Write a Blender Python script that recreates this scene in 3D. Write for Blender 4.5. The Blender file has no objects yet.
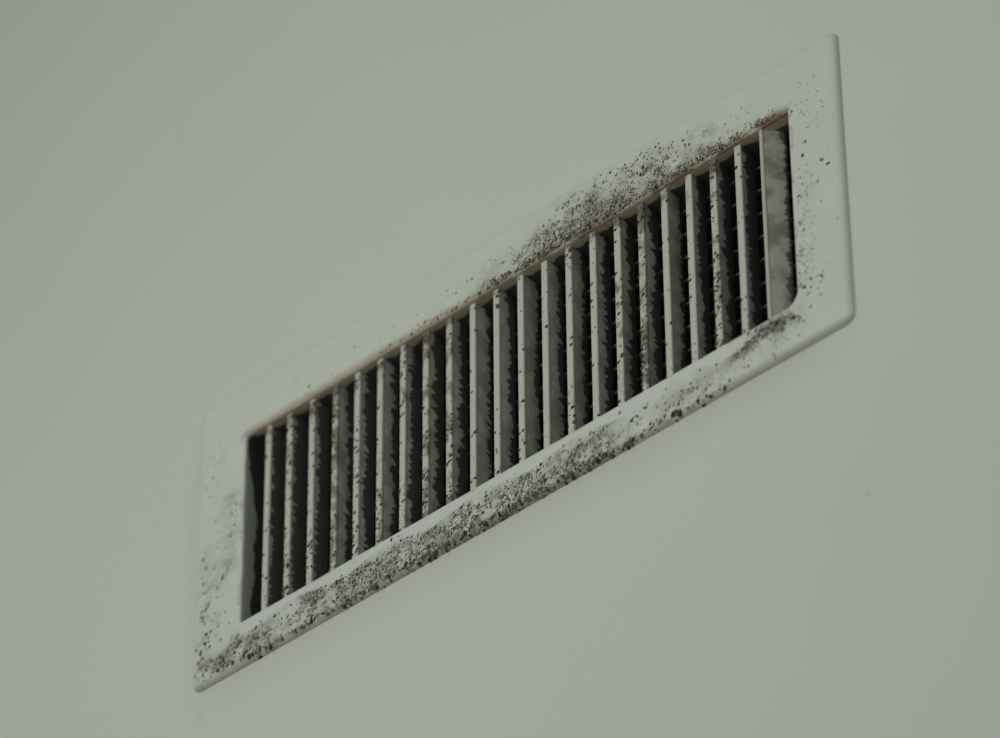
import bpy, bmesh, math, random
from mathutils import Vector, Matrix, noise as mnoise

# ------------------------------------------------------------------ camera, light, exposure
scene = bpy.context.scene
col = scene.collection
MM = 0.001
VENT_Z = 3.30                                # height of the vent's centre on the wall (m)

def W(x, y, z):
    """vent millimetres (x right, y up, z out of the wall) -> world metres"""
    return Vector((x * MM, -z * MM, VENT_Z + y * MM))

cam_data = bpy.data.cameras.new('camera')
cam = bpy.data.objects.new('camera', cam_data)
col.objects.link(cam)
scene.camera = cam
cam_data.sensor_fit = 'HORIZONTAL'
cam_data.sensor_width = 36.0
cam_data.lens = 5311.313 / 1000.0 * 36.0
cam_data.clip_start = 0.05
RT = ((0.7360107180863084, 0.43300307218119616, 0.5203811702432387),
      (-0.00616316408715287, 0.7729457835893375, -0.6344421416015016),
      (-0.6769418278334643, 0.4637490216842628, 0.5715650502054666))
# vent axes -> world axes: x -> x, y -> z, z -> -y
rows = (RT[0], tuple(-v for v in RT[2]), RT[1])
m = Matrix(rows).to_4x4()
m.translation = W(1494.2655, -1825.2359, 1648.7964)
cam.matrix_world = m
cam_data.dof.use_dof = True
cam_data.dof.focus_distance = (m.translation - W(60, 0, 0)).length
cam_data.dof.aperture_fstop = 5.6

world = bpy.data.worlds.new('world')
scene.world = world
world.use_nodes = True
world.node_tree.nodes['Background'].inputs['Color'].default_value = (0.95, 1.0, 0.96, 1)
world.node_tree.nodes['Background'].inputs['Strength'].default_value = 0.37

lamp_data = bpy.data.lights.new('added_front_lamp', 'AREA')  # unseen lamp added in front of the wall for its soft falloff
lamp_data.shape = 'RECTANGLE'
lamp_data.size = 1.2
lamp_data.size_y = 0.9
lamp_data.energy = 19
lamp_data.color = (1.0, 0.985, 0.95)
lamp = bpy.data.objects.new('added_front_lamp', lamp_data)
col.objects.link(lamp)
lamp.location = (-0.12, -1.5, VENT_Z - 0.06)
lamp.rotation_euler = (Vector((0, 0, VENT_Z)) - lamp.location).to_track_quat('-Z', 'Y').to_euler()

scene.view_settings.view_transform = 'Standard'
scene.view_settings.look = 'None'
scene.view_settings.gamma = 1.0
scene.view_settings.use_curve_mapping = False
scene.view_settings.exposure = -0.78

# ------------------------------------------------------------------ helpers
rng = random.Random(11)

def link(name, mesh, mat=None, parent=None):
    o = bpy.data.objects.new(name, mesh)
    col.objects.link(o)
    if mat:
        mesh.materials.append(mat)
    if parent:
        o.parent = parent
    return o

def mesh_from(name, verts, faces, smooth=False):
    me = bpy.data.meshes.new(name)
    me.from_pydata([tuple(v) for v in verts], [], faces)
    me.validate()
    if smooth:
        me.polygons.foreach_set('use_smooth', [True] * len(me.polygons))
    me.update()
    return me

def V(x, y, z):
    """vent millimetres -> local metres of the vent (its origin is the opening's centre on the wall)"""
    return (x * MM, -z * MM, y * MM)

class Nodes:
    def __init__(self, name, rough=0.6):
        self.mat = bpy.data.materials.new(name)
        self.mat.use_nodes = True
        self.t = self.mat.node_tree
        self.bsdf = self.t.nodes['Principled BSDF']
        self.bsdf.inputs['Roughness'].default_value = rough
        self.bsdf.inputs['Specular IOR Level'].default_value = 0.3
    def n(self, kind, **inp):
        nd = self.t.nodes.new(kind)
        for k, v in inp.items():
            k = k.replace('_', ' ')
            self.put(nd.inputs[int(k[1:]) if k[0] == 'i' and k[1:].isdigit() else k], v)
        return nd
    def put(self, sock, v):
        if isinstance(v, bpy.types.NodeSocket):
            self.t.links.new(v, sock)
        else:
            sock.default_value = v
    def math(self, op, a, b=0.0, clamp=False):
        nd = self.t.nodes.new('ShaderNodeMath'); nd.operation = op; nd.use_clamp = clamp
        self.put(nd.inputs[0], a); self.put(nd.inputs[1], b)
        return nd.outputs[0]
    def step(self, v, lo, hi, a=0.0, b=1.0):
        nd = self.t.nodes.new('ShaderNodeMapRange'); nd.interpolation_type = 'SMOOTHSTEP'
        self.put(nd.inputs['Value'], v)
        self.put(nd.inputs['From Min'], lo); self.put(nd.inputs['From Max'], hi)
        self.put(nd.inputs['To Min'], a); self.put(nd.inputs['To Max'], b)
        return nd.outputs[0]
    def noise(self, vec, scale, detail=3.0, rough=0.55, dist=0.0):
        nd = self.t.nodes.new('ShaderNodeTexNoise')
        self.put(nd.inputs['Vector'], vec)
        nd.inputs['Scale'].default_value = scale; nd.inputs['Detail'].default_value = detail
        nd.inputs['Roughness'].default_value = rough; nd.inputs['Distortion'].default_value = dist
        return nd.outputs['Fac']
    def mix(self, fac, a, b):
        nd = self.t.nodes.new('ShaderNodeMix'); nd.data_type = 'RGBA'
        self.put(nd.inputs[0], fac)
        self.put(nd.inputs[6], a if isinstance(a, bpy.types.NodeSocket) else (*a, 1))
        self.put(nd.inputs[7], b if isinstance(b, bpy.types.NodeSocket) else (*b, 1))
        return nd.outputs[2]
    def mapping(self, vec, loc=(0, 0, 0), rot=(0, 0, 0), scale=(1, 1, 1)):
        nd = self.t.nodes.new('ShaderNodeMapping')
        self.put(nd.inputs['Vector'], vec); self.put(nd.inputs['Location'], loc)
        nd.inputs['Rotation'].default_value = rot; nd.inputs['Scale'].default_value = scale
        return nd.outputs[0]
    def objco(self):
        return self.t.nodes.new('ShaderNodeTexCoord').outputs['Object']
    def sep(self, vec):
        nd = self.t.nodes.new('ShaderNodeSeparateXYZ'); self.put(nd.inputs[0], vec)
        return nd.outputs
    def color(self, c):
        self.put(self.bsdf.inputs['Base Color'], c if isinstance(c, bpy.types.NodeSocket) else (*c, 1))
    def bump(self, h, strength, dist):
        nd = self.t.nodes.new('ShaderNodeBump')
        nd.inputs['Strength'].default_value = strength; nd.inputs['Distance'].default_value = dist
        self.put(nd.inputs['Height'], h)
        self.put(self.bsdf.inputs['Normal'], nd.outputs[0])

# ------------------------------------------------------------------ materials
def wall_material():
    M = Nodes('painted_plaster', 0.75)
    co = M.objco()                            # object origin = vent centre on the wall
    x, y, z = M.sep(co)
    base = M.mix(M.noise(co, 6.0, 2.0), (0.545, 0.595, 0.522), (0.572, 0.613, 0.540))
    # brownish run-off film below the frame and a narrow one along its left edge
    wob = M.math('MULTIPLY', M.math('SUBTRACT', M.noise(M.mapping(co, scale=(1, 1, .45)), 38.0, 4.0), .5), .016)
    below = M.math('ADD', z, wob)
    f1 = M.step(below, -0.130, -0.099)
    f1 = M.math('MULTIPLY', f1, M.step(z, -0.0985, -0.097, 1, 0))
    f1 = M.math('MULTIPLY', f1, M.step(x, -0.245, -0.20))
    f1 = M.math('MULTIPLY', f1, M.step(x, 0.19, 0.245, 1, 0))
    f2 = M.math('MULTIPLY', M.step(M.math('ADD', x, wob), -0.252, -0.236), M.step(x, -0.236, -0.234, 1, 0))
    f2 = M.math('MULTIPLY', f2, M.step(z, -0.125, -0.06))
    f2 = M.math('MULTIPLY', f2, M.step(z, 0.06, 0.1, 1, 0))
    film = M.math('MAXIMUM', M.math('MULTIPLY', f1, .20), M.math('MULTIPLY', f2, .15))
    c = M.mix(film, base, (0.33, 0.30, 0.215))
    # faint vertical scratch high on the left
    wx = M.math('ABSOLUTE', M.math('ADD', x, M.math('ADD', .2652, M.math('MULTIPLY', M.math('SUBTRACT', M.noise(co, 30), .5), .006))))
    scr = M.math('MULTIPLY', M.step(wx, .0006, .0022, 1, 0), M.step(M.math('ABSOLUTE', M.math('SUBTRACT', z, .355)), .02, .06, 1, 0))
    scr = M.math('MULTIPLY', scr, M.step(M.noise(co, 60), .4, .6))
    c = M.mix(M.math('MULTIPLY', scr, .13), c, (0.3, 0.32, 0.28))
    for px, pz, r, k in ((-.1684, .3047, .0017, .35), (.238, -.2114, .0018, .3), (-.232, -.118, .004, .12)):
        nd = M.t.nodes.new('ShaderNodeVectorMath'); nd.operation = 'DISTANCE'
        M.put(nd.inputs[0], co); nd.inputs[1].default_value = (px, 0, pz)
        c = M.mix(M.step(nd.outputs['Value'], r * .4, r, k, 0), c, (0.2, 0.21, 0.18))
    M.color(c)
    M.bump(M.noise(co, 45.0, 3.0), 0.05, 0.002)
    return M.mat

def frame_material():
    M = Nodes('grimy_white_plastic', 0.5)
    co = M.objco()
    x, y, z = M.sep(co)
    base = M.mix(M.noise(co, 25.0, 2.0), (0.568, 0.612, 0.54), (0.596, 0.635, 0.56))
    g = M.n('ShaderNodeAttribute'); g.attribute_name = 'grime'
    gr = g.outputs['Fac']
    # soft grey brown film, patchy
    n1 = M.noise(co, 110.0, 4.0, .65)
    film = M.math('MULTIPLY', gr, M.step(n1, .30, .60))
    c = M.mix(M.math('MULTIPLY', film, .74, True), base, (0.20, 0.187, 0.14))
    # small mould dots
    n2 = M.noise(co, 650.0, 3.0, .6)
    thr = M.math('SUBTRACT', .80, M.math('MULTIPLY', gr, .285))
    dots = M.step(n2, thr, M.math('ADD', thr, .05))
    c = M.mix(M.math('MULTIPLY', dots, .85), c, (0.045, 0.040, 0.032))
    # yellowed, sticky inside of the opening; black deposit further in
    n3 = M.noise(M.mapping(co, scale=(1, 1, .8)), 60.0, 4.0, .6)
    dep = M.math('ADD', y, M.math('MULTIPLY', M.math('SUBTRACT', n3, .5), .013))   # +y = into the wall
    tan = M.step(dep, -.0042, -.0020)
    ins = M.math('MULTIPLY', M.step(M.math('ABSOLUTE', M.math('SUBTRACT', x, .002)), .2055, .2035),
                 M.step(M.math('ABSOLUTE', M.math('ADD', z, .005)), .0690, .0668))
    tan = M.math('MULTIPLY', tan, ins)
    rust = M.math('MULTIPLY', M.step(M.noise(co, 75.), .36, .55), M.step(x, -.04, .04, .3, 1))
    rust = M.math('MULTIPLY', rust, M.step(y, -.0026, -.0012, 1, .1))
    lipc = M.mix(rust, (0.42, 0.375, 0.265), (0.17, 0.095, 0.050))
    lipc = M.mix(M.step(x, -.192, -.196), lipc, (0.25, 0.265, 0.26))
    # yellowing that creeps from the opening on to the upper lip
    yel = M.math('MULTIPLY', M.step(M.math('ADD', z, M.math('MULTIPLY', n3, .006)), .0705, .0645), M.step(z, .0595, .0605))
    yel = M.math('MULTIPLY', yel, M.step(M.math('ABSOLUTE', M.math('SUBTRACT', x, .002)), .2035, .2010))
    c = M.mix(M.math('MULTIPLY', yel, .7), c, M.mix(rust, (0.32, 0.27, 0.165), (0.17, 0.10, 0.055)))
    c = M.mix(M.math('MULTIPLY', tan, M.step(z, .035, .058, .45, .9)), c, lipc)
    lip_shade = M.math('MULTIPLY', M.step(z, .015, .058, -.0035, .005), M.step(x, -.19, -.197))  # lip's shade painted in: black reaches further forward at the upper left
    black = M.math('MULTIPLY', M.step(M.math('ADD', dep, lip_shade), .0014, .0028), ins)
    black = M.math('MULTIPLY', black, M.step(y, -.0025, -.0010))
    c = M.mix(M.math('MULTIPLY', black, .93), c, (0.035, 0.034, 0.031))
    und = M.step(M.math('ADD', z, M.math('MULTIPLY', n3, .002)), -.0945, -.0975)
    c = M.mix(M.math('MULTIPLY', und, .5), c, (0.30, 0.29, 0.225))
    M.color(c)
    M.bump(M.math('MULTIPLY', film, n2), 0.12, 0.0006)
    return M.mat

def slat_material():
    M = Nodes('dirty_slat_plastic', 0.55)
    co = M.objco()
    inf = M.t.nodes.new('ShaderNodeObjectInfo')
    oc = M.t.nodes.new('ShaderNodeSeparateColor'); M.put(oc.inputs[0], inf.outputs['Color'])
    clean, brown = oc.outputs[0], oc.outputs[1]     # per slat: depth of the pale film, amount of rust brown
    off = M.t.nodes.new('ShaderNodeCombineXYZ')
    M.put(off.inputs[2], M.math('MULTIPLY', inf.outputs['Random'], 17.0)); M.put(off.inputs[0], M.math('MULTIPLY', inf.outputs['Random'], 5.3))
    sc = M.n('ShaderNodeVectorMath'); M.put(sc.inputs[0], co); M.put(sc.inputs[1], off.outputs[0])
    p = sc.outputs[0]
    x, y, z = M.sep(co)
    base = M.mix(M.noise(p, 40.0, 2.0), (0.47, 0.49, 0.41), (0.53, 0.55, 0.465))
    # brown blotches, mostly on the nose and near the upper end
    nb = M.noise(M.mapping(p, scale=(1, 1, .8)), 95.0, 4.0, .6)
    thr = M.math('SUBTRACT', .645, M.math('MULTIPLY', brown, .27))
    thr = M.math('SUBTRACT', thr, M.step(z, .040, .060, 0, .12))
    bl = M.step(nb, thr, M.math('ADD', thr, .16))
    c = M.mix(M.math('MULTIPLY', bl, .85), base, M.mix(M.noise(p, 260.), (0.22, 0.16, 0.105), (0.07, 0.054, 0.04)))
    # grey film on the cheeks of the slat that ends in a feathered rim; black deposit behind it
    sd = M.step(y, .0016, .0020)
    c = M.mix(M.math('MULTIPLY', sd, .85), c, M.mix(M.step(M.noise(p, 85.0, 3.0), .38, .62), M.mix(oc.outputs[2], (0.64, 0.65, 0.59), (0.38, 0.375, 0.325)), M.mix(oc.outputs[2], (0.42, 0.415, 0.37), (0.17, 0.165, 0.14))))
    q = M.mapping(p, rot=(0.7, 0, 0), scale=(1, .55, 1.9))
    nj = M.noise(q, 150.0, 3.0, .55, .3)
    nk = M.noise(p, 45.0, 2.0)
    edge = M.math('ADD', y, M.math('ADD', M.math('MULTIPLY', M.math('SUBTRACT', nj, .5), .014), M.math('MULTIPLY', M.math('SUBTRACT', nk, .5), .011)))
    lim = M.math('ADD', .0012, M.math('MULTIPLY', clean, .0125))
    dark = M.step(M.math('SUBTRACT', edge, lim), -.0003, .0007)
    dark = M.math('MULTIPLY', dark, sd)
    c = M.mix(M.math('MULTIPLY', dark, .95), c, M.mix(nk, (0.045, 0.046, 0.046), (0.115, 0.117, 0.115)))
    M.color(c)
    M.bump(nb, 0.2, 0.0006)
    return M.mat

def plain(name, c1, c2, scale, rough=.7):
    M = Nodes(name, rough)
    co = M.objco()
    M.color(M.mix(M.noise(co, scale, 3.0), c1, c2))
    return M.mat

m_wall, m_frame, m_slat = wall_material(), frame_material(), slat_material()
def rear_material():
    M = Nodes('dusty_rear_blade', .7)
    co = M.objco(); x, y, z = M.sep(co)
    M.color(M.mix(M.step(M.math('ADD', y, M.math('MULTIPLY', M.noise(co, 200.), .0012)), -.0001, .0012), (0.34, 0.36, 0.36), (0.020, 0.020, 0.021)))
    return M.mat
m_rear = rear_material()
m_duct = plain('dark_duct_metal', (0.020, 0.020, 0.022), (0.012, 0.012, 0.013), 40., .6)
m_speck = plain('black_mould_speck', (0.016, 0.015, 0.013), (0.045, 0.038, 0.030), 300., .9)
m_brown = plain('brown_dirt_clump', (0.060, 0.046, 0.033), (0.15, 0.125, 0.095), 300., .9)
m_grey = plain('grey_dust_speck', (0.17, 0.165, 0.14), (0.27, 0.265, 0.23), 300., .9)

# ------------------------------------------------------------------ the vent's measures (mm)
FW, FH = 474.95, 200.0                            # outer size of the frame at the wall
OL, OR, OT, OB = -199.3, 203.4, 60.8, -70.7       # opening
X0, PITCH = -183.76, 17.539

# ------------------------------------------------------------------ wall with the hole for the duct
def build_wall():
    xs = [-4.0, (OL - 2) * MM, (OR + 2) * MM, 4.0]
    zs = [-VENT_Z, (OB - 2) * MM, (OT + 2) * MM, 2.2]
    bm = bmesh.new()
    g = {}
    for s, yy in enumerate((0.0, 0.14)):
        for i, a in enumerate(xs):
            for j, b in enumerate(zs):
                g[s, i, j] = bm.verts.new((a, yy, b))
    for i in range(3):
        for j in range(3):
            if (i, j) == (1, 1):
                continue
            bm.faces.new((g[0, i, j], g[0, i + 1, j], g[0, i + 1, j + 1], g[0, i, j + 1]))
            bm.faces.new((g[1, i, j], g[1, i, j + 1], g[1, i + 1, j + 1], g[1, i + 1, j]))
    ring = [(1, 1), (2, 1), (2, 2), (1, 2)]
    for k in range(4):
        a, b = ring[k], ring[(k + 1) % 4]
        bm.faces.new((g[0, *a], g[1, *a], g[1, *b], g[0, *b]))
    out = [(i, 0) for i in range(3)] + [(3, j) for j in range(3)] + [(i, 3) for i in (3, 2, 1)] + [(0, j) for j in (3, 2, 1)]
    for k in range(len(out)):
        a, b = out[k], out[(k + 1) % len(out)]
        bm.faces.new((g[0, *a], g[0, *b], g[1, *b], g[1, *a]))
    bmesh.ops.recalc_face_normals(bm, faces=bm.faces)
    me = bpy.data.meshes.new('wall_back'); bm.to_mesh(me); bm.free()
    o = link('wall_back', me, m_wall)
    o.location = (0, 0, VENT_Z)
    o['kind'] = 'structure'
    o['label'] = 'smooth grey green painted wall around the vent'
    return o
build_wall()

# ------------------------------------------------------------------ the vent
vent = bpy.data.objects.new('air_vent', None)
vent.empty_display_size = 0.05
col.objects.link(vent)
vent.location = (0, 0, VENT_Z)
vent['label'] = 'white rectangular wall air vent with vertical slats, spotted with black mould'
vent['category'] = 'air vent'

# dirt: strokes x0, y0, x1, y1 (mm on the face), spread, number, smallest, largest speck, darkness
STROKES = [
    (-93.7, 61.5, -2.7, 61.5, 2.5, 60, 0.3, 0.9, 1),
    (-10.1, 62.5, 49.2, 62.5, 6, 420, 0.3, 1.0, 1),
    (30.9, 64.0, 136.0, 64.0, 9, 1500, 0.3, 1.0, 1),
    (42.1, 86.3, 115.0, 86.0, 5, 140, 0.3, 0.9, 1),
    (128.7, 61.5, 195.4, 61.5, 3, 330, 0.3, 0.9, 1),
    (136.0, 74.6, 185.4, 74.5, 4, 45, 0.3, 0.8, 1),
    (-156.3, 75.3, -78.5, 76.6, 3, 14, 0.3, 0.8, 1),
    (-55.5, 72.2, 12.3, 76.4, 5, 35, 0.3, 0.9, 1),
    (214.0, 27.2, 215.3, -69.6, 7, 90, 0.3, 0.8, 0.5),
    (213.2, -0.2, 206.7, -68.0, 3.5, 80, 0.3, 0.9, 0.5),
    (213.3, 77.3, 221.4, 36.7, 7, 35, 0.3, 0.7, 0.4),
    (-223.8, 64.2, -213.1, -6.2, 6, 80, 0.3, 0.7, 0.4),
    (-208.5, 19.9, -209.9, -29.0, 4, 170, 0.3, 0.9, 0.7),
    (-228.2, -5.3, -228.4, -95.6, 3, 50, 0.5, 1.3, 1),
    (-216.6, -18.5, -218.1, -80.2, 7, 140, 0.3, 1.0, 0.7),
    (-225.5, -91.6, -182.8, -92.6, 6, 70, 0.5, 1.5, 1),
    (-206.2, -86.2, -137.1, -88.6, 6, 210, 0.3, 1.2, 0.8),
    (-144.7, -86.0, -62.3, -89.3, 7, 560, 0.3, 1.2, 0.8),
    (-69.7, -89.5, 67.2, -92.5, 7, 1050, 0.3, 1.2, 0.9),
    (-77.0, -100.6, 75.3, -102.2, 2, 420, 0.5, 1.7, 0.9),
    (-190.0, -100.0, -77.0, -101.0, 2, 190, 0.4, 1.5, 0.9),
    (67.2, -89.2, 136.5, -91.8, 6, 220, 0.3, 1.1, 0.8),
    (66.9, -102.4, 153.1, -101.1, 2, 70, 0.4, 1.2, 0.8),
    (129.7, -89.4, 197.6, -87.5, 5, 170, 0.3, 1.0, 0.7),
    (160.9, -80.1, 200.1, -77.6, 3, 230, 0.3, 1.0, 0.8),
]
SPOTS = [
    (224.8, 13.6, 1.6), (228.6, 8.6, 1.5), (216.9, 41.6, 1.0), (221.1, -62.2, 1.6), (213.1, -60.9, 1.2), (219.5, -66.6, 1.0), (217.3, -70.1, 0.9), (210.6, -69.6, 1.3), (219.0, -75.1, 1.1), (208.9, -63.9, 1.4), (212.1, -79.1, 1.2), (200.7, -79.9, 1.6), (204.5, -83.5, 1.5), (207.1, -85.6, 1.4), (199.5, -77.9, 1.0), (206.2, 60.2, 1.0), (203.9, 56.7, 1.6), (214.3, 32.6, 1.3), (212.5, 25.3, 1.8), (203.3, -92.8, 1.0), (-224.7, -72.1, 2.2), (-229.2, -76.7, 2.0), (-212.3, -90.0, 2.0), (-200.8, -86.9, 2.0), (-205.9, -96.0, 2.2), (-195.1, -93.9, 2.0), (-191.8, -99.6, 2.0), (-184.1, -100.1, 2.0), (-177.1, -102.9, 2.2), (-184.7, -105.9, 1.8), (-197.7, -85.7, 1.8), (-215.2, -95.4, 1.5), (85.0, -103.5, 2.5), (89.3, -101.2, 2.2), (94.8, -102.2, 1.4), (117.7, -98.8, 2.4), (120.4, -101.5, 2.2), (93.2, -85.9, 2.0), (90.4, -86.4, 1.7), (98.9, -83.0, 1.8), (134.8, -99.6, 2.0), (142.2, -102.3, 1.8), (136.0, -105.5, 1.5), (103.2, -100.1, 1.3), (108.7, -99.2, 1.3), (0.4, 74.7, 1.4), (-6.4, 67.8, 1.4), (-23.6, 75.6, 1.4), (-38.8, 73.4, 0.9), (-42.5, 78.5, 0.9), (-66.2, 73.9, 1.2), (-59.3, 65.6, 1.4), (-149.1, 69.1, 1.4), (-199.9, 70.2, 0.8), (-224.6, 44.3, 0.8), (-158.8, 79.6, 0.8)
]


def seg_dist(px, py, s):
    ax, ay, bx, by = s[:4]
    dx, dy = bx - ax, by - ay
    t = max(0, min(1, ((px - ax) * dx + (py - ay) * dy) / (dx * dx + dy * dy)))
    return math.hypot(px - ax - t * dx, py - ay - t * dy)

def clean_rim(x, y):
    """the wiped rim of the opening's lower edge"""
    return OL < x < 168 and -78.5 - 2.5 * math.sin(x * .09) < y < OB + 2

def patchy(x, y):
    """the dirt sits in clumps"""
    n = mnoise.noise(Vector((x / 13.0, y / 9.0, 3.7))) + .5 * mnoise.noise(Vector((x / 5.0, y / 4.0, 9.1)))
    return max(.35, min(1.0, .74 + .9 * n))

def grime(x, y):
    g = 0.0
    for s in STROKES:
        L = math.hypot(s[2] - s[0], s[3] - s[1])
        dens = s[5] * (s[6] + s[7]) ** 2 / (L * s[4] * 4.0)
        d = seg_dist(x, y, s) / (s[4] * 1.35)
        if d < 3:
            g += dens * s[8] * math.exp(-.5 * d * d)
    if clean_rim(x, y):
        g *= .12
    return min(1.0, g * patchy(x, y) * (2.6 if y < 0 else 2.6))

def rounded(l, r, b, t, rad, n_side, n_arc=8):
    """closed outline, same number of points whatever the size; rad: br, tr, tl, bl"""
    pts = []
    cs = ((r, b, rad[0], -90), (r, t, rad[1], 0), (l, t, rad[2], 90), (l, b, rad[3], 180))
    sg = ((-1, 1), (-1, -1), (1, -1), (1, 1))
    arcs = []
    for (cx, cy, q, a0), (sx, sy) in zip(cs, sg):
        ox, oy = cx + sx * q, cy + sy * q
        arcs.append([(ox + q * math.cos(math.radians(a0 + 90 * k / n_arc)), oy + q * math.sin(math.radians(a0 + 90 * k / n_arc))) for k in range(n_arc + 1)])
    for k in range(4):
        pts += arcs[k]
        a, b2 = arcs[k][-1], arcs[(k + 1) % 4][0]
        n = n_side[k]
        pts += [(a[0] + (b2[0] - a[0]) * j / n, a[1] + (b2[1] - a[1]) * j / n) for j in range(1, n)]
    return pts

EDGE = ((0, -.5), (0, .5), (.2, 1.4), (.7, 2.35), (1.5, 3.1), (2.7, 3.65), (4.2, 3.95), (5.4, 4.0))

def build_frame():
    prof = list(EDGE)
    k = 24
    prof += [(5.4 + (32.6 - 5.4) * j / k, 4.0 + .35 * math.sin(math.pi * j / k)) for j in range(1, k)]
    prof += [(32.6, 4.0), (33.9, 3.95), (34.6, 3.5), (34.9, 2.9), (35, 2.2), (35, 0), (35, -1.5), (35, -3), (35, -6), (35, -10), (35, -16), (35, -24)]
    bw = (FW / 2 + OL, FW / 2 - OR, FH / 2 + OB, FH / 2 - OT)     # left, right, bottom, top
    n_side = (90, 220, 90, 220)
    verts, faces, gr = [], [], []
    rings = []
    for d, z in prof:
        u = d / 35.0
        ro = 6 * (1 - u)
        rad = (ro + 9 * u, ro + 1.5 * u, ro + 3.0 * u, ro + 1.5 * u)
        pts = rounded(-FW / 2 + bw[0] * u, FW / 2 - bw[1] * u, -FH / 2 + bw[2] * u, FH / 2 - bw[3] * u, rad, n_side)
        idx = []
        for x, y in pts:
            idx.append(len(verts)); verts.append(V(x, y, z))
            yy = y
            if d < 5.0 and y < -95.8:
                yy = -96.2 - (4.5 - d) * 2.0
            g = grime(x, yy) if z > -1.5 else grime(x, y) * .4
            gr.append(g)
        rings.append(idx)
    for a, b in zip(rings[:-1], rings[1:]):
        n = len(a)
        for i in range(n):
            j = (i + 1) % n
            faces.append((a[i], a[j], b[j], b[i]))
    me = mesh_from('frame', verts, faces, True)
    at = me.attributes.new('grime', 'FLOAT', 'POINT')
    at.data.foreach_set('value', gr)
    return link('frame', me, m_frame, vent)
frame = build_frame()

# ---- slats: blunt nose, shallow groove behind it, tapering body
SZ0, SDEPTH = 1.5, 14.0
def slat_mesh():
    half = [(0.0, 0.0), (1.5, 0.0), (2.1, .25), (2.3, .8), (2.3, 1.5), (1.95, 1.75), (1.95, 2.2), (2.0, 4.0), (1.85, 8.0), (1.4, 12.6), (.7, SDEPTH), (0, SDEPTH)]
    sec = half + [(-a, b) for a, b in reversed(half[1:-1])]
    n, rows = len(sec), 12
    y0, y1 = OB - 1.0, OT + 1.0
    verts, faces = [], []
    for r in range(rows + 1):
        y = y0 + (y1 - y0) * r / rows
        verts += [V(a, y, -b) for a, b in sec]
    for r in range(rows):
        for i in range(n):
            j = (i + 1) % n
            faces.append((r * n + i, r * n + j, (r + 1) * n + j, (r + 1) * n + i))
    faces.append(tuple(range(n)))
    faces.append(tuple(rows * n + i for i in reversed(range(n))))
    bm = bmesh.new()
    me = mesh_from('slat', verts, faces)
    bm.from_mesh(me); bmesh.ops.recalc_face_normals(bm, faces=bm.faces); bm.to_mesh(me); bm.free()
    return me

# ---- specks: small uneven domes lying on a surface
def speck(verts, faces, c, ux, uy, n, r, rnd, stretch=1.0, ang=0.0, hgt=.35):
    k = 6 if r > .6 else 5
    ca, sa = math.cos(ang), math.sin(ang)
    b = len(verts)
    ph = rnd.random() * 6.28
    for lvl, (rr, h) in enumerate(((1.0, -.12), (.72, .6))):
        for i in range(k):
            a = ph + i * 2 * math.pi / k
            q = r * rr * rnd.uniform(.65, 1.25)
            p, w = q * math.cos(a) * stretch, q * math.sin(a)
            p, w = p * ca - w * sa, p * sa + w * ca
            verts.append(c + ux * p + uy * w + n * (h * r * hgt))
    verts.append(c + n * (r * hgt))
    for i in range(k):
        j = (i + 1) % k
        faces.append((b + i, b + j, b + k + j, b + k + i))
        faces.append((b + k + i, b + k + j, b + 2 * k))

AX, AY, AN = Vector((1, 0, 0)), Vector((0, 0, 1)), Vector((0, -1, 0))

def face_point(x, y):
    """a point of the frame's front (or of its lower bevelled edge) for vent mm x, y; None off the frame"""
    if abs(x) > FW / 2 - 1.5 or y > FH / 2 - 1.5:
        return None
    if OL - 1 < x < OR + 1 and OB - 1 < y < OT + 1:
        return None
    if y < -96.2:                                   # lower bevelled edge, by the frame's own profile
        d = max(.05, 4.5 - (-96.2 - y) * .5)
        for (d0, z0), (d1, z1) in zip(EDGE[1:-1], EDGE[2:]):
            if d <= d1:
                t = (d - d0) / (d1 - d0)
                n = Vector((0, -(d1 - d0), -(z1 - z0))).normalized()
                return Vector(V(x, -FH / 2 + d * .84, z0 + (z1 - z0) * t)), n
    return Vector(V(x, y, 4.0 + .3 * math.sin(math.pi * min(1, max(0, (min(FW / 2 - abs(x), FH / 2 - abs(y)) - 5) / 27))))), AN

bins = {'black': ([], []), 'brown': ([], []), 'grey': ([], [])}
def put_speck(x, y, r, kind, rnd, stretch=1.0, ang=0.0):
    fp = face_point(x, y)
    if not fp:
        return
    c, n = fp
    uy = n.cross(AX) * -1
    if uy.z < 0: uy = -uy
    speck(*bins[kind], c, AX * MM, uy * MM, n * MM, r, rnd, stretch, ang)

def y_low(s): return s[1] < 25 and s[0] < 160
HUG = (3.5, 7, 11, 0, 4) + (0,) * 30          # specks that crowd against the upper lip
for si, s in enumerate(STROKES):
    ax, ay, bx, by, sg, cnt, r0, r1, dk = s
    for i in range(int(cnt * (1.25 if y_low(s) else 2.2))):
        t = rng.random()
        x = ax + (bx - ax) * t + rng.gauss(0, sg) * (1 if abs(by - ay) > abs(bx - ax) else .3)
        y = ay + (by - ay) * t + rng.gauss(0, sg) * (1 if abs(by - ay) <= abs(bx - ax) else .3)
        if HUG[si]:
            y = OT + .8 + abs(rng.gauss(0, HUG[si]))
        if rng.random() > patchy(x, y):
            continue
        if clean_rim(x, y) and rng.random() < .93:
            continue
        r = (r0 + (r1 - r0) * rng.random() ** 2.8) * .9
        q = rng.random()
        if dk < .6:
            kind = 'grey' if q < .8 else 'black'
        elif y < 0:
            kind = 'black' if q < .30 else 'brown' if q < .68 else 'grey'
        else:
            kind = 'black' if q < .58 else 'brown' if q < .68 else 'grey'
        put_speck(x, y, r, kind, rng, rng.uniform(1, 1.7), rng.uniform(.6, 1.3))
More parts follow.
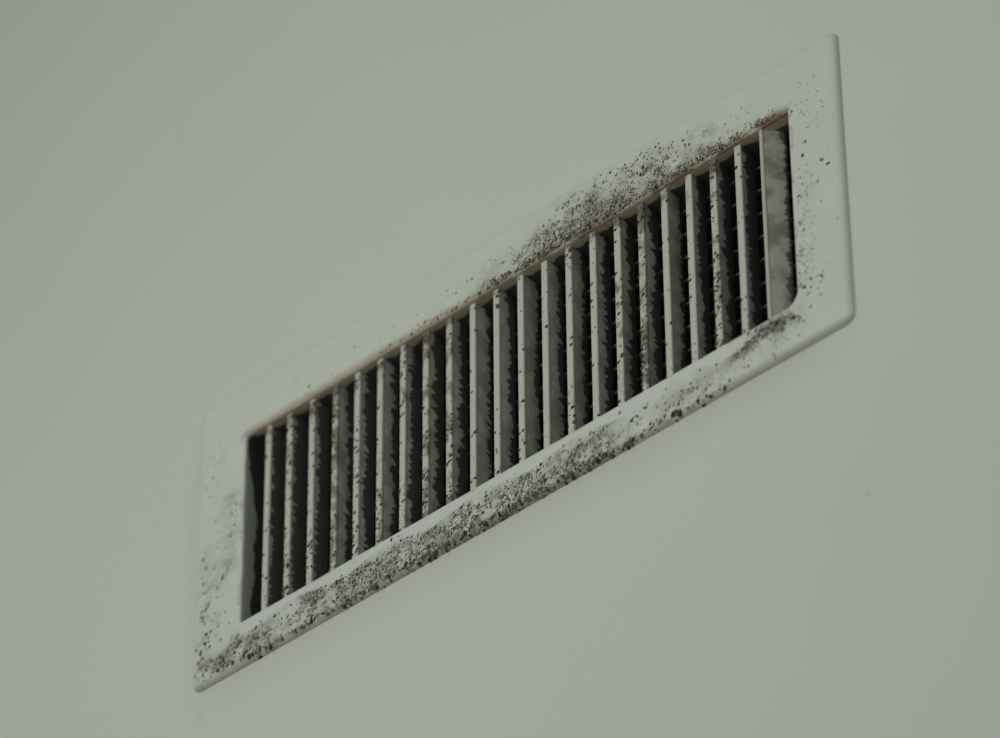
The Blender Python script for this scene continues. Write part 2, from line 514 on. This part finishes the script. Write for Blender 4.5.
for x, y, r in SPOTS:
    for k in range(4):
        put_speck(x + rng.gauss(0, .5 * r), y + rng.gauss(0, .5 * r), r * rng.uniform(.28, .58), 'black' if rng.random() < .75 else 'brown', rng, 1.5, .9)
for kind, mat, name in (('black', m_speck, 'mould_specks'), ('brown', m_brown, 'dirt_clumps'), ('grey', m_grey, 'dust_specks')):
    v, f = bins[kind]
    o = link(name, mesh_from(name, v, f), mat, frame)
    o['kind'] = 'stuff'

# ---- the slats one by one.  film depth (0..1), rust, specks, tilt in degrees
SLATS = [(.06, .15, 20), (.08, .55, 60), (.16, .35, 55), (.55, .85, 60), (.30, .30, 80), (.62, .40, 45), (.28, .30, 55), (.35, .75, 60),
         (.42, .65, 30), (.74, .15, 14), (.58, .20, 16), (.80, .25, 16), (.66, .15, 12), (.62, .35, 30), (.42, .20, 26), (.42, .45, 18),
         (.40, .80, 95), (.68, .15, 14), (.28, .20, 20), (.34, .60, 90), (.16, .15, 26), (.84, .05, 4)]
SHIFT = (.3, -.4, -.3, .3, -.3, -.2, -.2, -.4, -.3, -.1, 0, .4, .6, .7, .8, 1.0, .5, -.2, -.3, -.8, -.8, -2.6)
proto = slat_mesh()
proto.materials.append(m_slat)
for i, (clean, rust, nsp) in enumerate(SLATS):
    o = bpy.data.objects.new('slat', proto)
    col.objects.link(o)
    o.parent = vent
    o.location = V(X0 + PITCH * i + SHIFT[i], 0, SZ0)
    o.rotation_euler = (0, 0, math.radians(-46 if i == 21 else rng.uniform(-1, 1) - max(0, min(4.5, (15 - i) * .9))))
    o.color = (clean, rust, 1.0 if i == 21 else 0.0, 1)
    for name, mat, share in (('mould_specks', m_speck, 1.0 if i < 10 else .8), ('dirt_clumps', m_brown, .3 + rust)):
        vv, ff = [], []
        band = -10 + 40 * math.sin(i * 2.3)          # the height where this slat is dirtiest
        for k in range(int(nsp * share) + 3):
            y = rng.uniform(OB + 2, OT - 2)
            q = rng.random()
            if q < .25:
                y = OB + 3 + 30 * rng.random() ** 1.5
            elif q < .5:
                y = rng.gauss(band, 12)
            elif q < .62:
                y = OT - 1 - abs(rng.gauss(0, 7))
            y = max(OB + 1, min(OT - 1, y))
            x = rng.choice((-1, 1)) * 2.1 * rng.random() ** .6
            r = .3 + (.9 if mat is m_speck else 1.2) * rng.random() ** 2.5
            speck(vv, ff, Vector(V(x, y, -.03 if abs(x) < 1.5 else -.25)), AX * MM, AY * MM, AN * MM, r, rng, rng.uniform(1, 1.6), rng.uniform(.5, 1.2))
        so = link(name, mesh_from(name, vv, ff), mat, o)
        so['kind'] = 'stuff'

# ---- horizontal blades behind the slats
def rear_blade_mesh():
    sec = [(0, .5), (.4, 1.1), (1.2, 1.5), (3, 1.6), (12, 1.2), (14, .4), (14, -.4), (12, -1.2), (3, -1.6), (1.2, -1.5), (.4, -1.1), (0, -.5)]
    verts, faces = [], []
    n = len(sec)
    for x in (OL - 1, OR + 1):
        verts += [V(x, b, -a) for a, b in sec]
    for i in range(n):
        j = (i + 1) % n
        faces.append((i, j, n + j, n + i))
    faces += [tuple(reversed(range(n))), tuple(range(n, 2 * n))]
    me = mesh_from('rear_blade', verts, faces)
    bm = bmesh.new(); bm.from_mesh(me); bmesh.ops.recalc_face_normals(bm, faces=bm.faces); bm.to_mesh(me); bm.free()
    return me
rb = rear_blade_mesh()
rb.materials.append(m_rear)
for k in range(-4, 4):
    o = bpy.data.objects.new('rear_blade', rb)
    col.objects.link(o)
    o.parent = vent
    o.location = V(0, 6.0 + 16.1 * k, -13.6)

# ---- sheet metal duct box behind
def duct():
    l, r, b, t = OL - .5, OR + .5, OB - .5, OT + .5
    z0, z1 = -22.0, -130.0
    verts, faces = [], []
    for e, zz in ((0, z0), (0, z1), (1.2, z1), (1.2, z0)):
        verts += [V(l - e, b - e, zz), V(r + e, b - e, zz), V(r + e, t + e, zz), V(l - e, t + e, zz)]
    for s in range(4):
        for i in range(4):
            j = (i + 1) % 4
            faces.append((s * 4 + i, s * 4 + j, ((s + 1) % 4) * 4 + j, ((s + 1) % 4) * 4 + i))
    faces.append((4, 5, 6, 7)); faces.append((8, 11, 10, 9))
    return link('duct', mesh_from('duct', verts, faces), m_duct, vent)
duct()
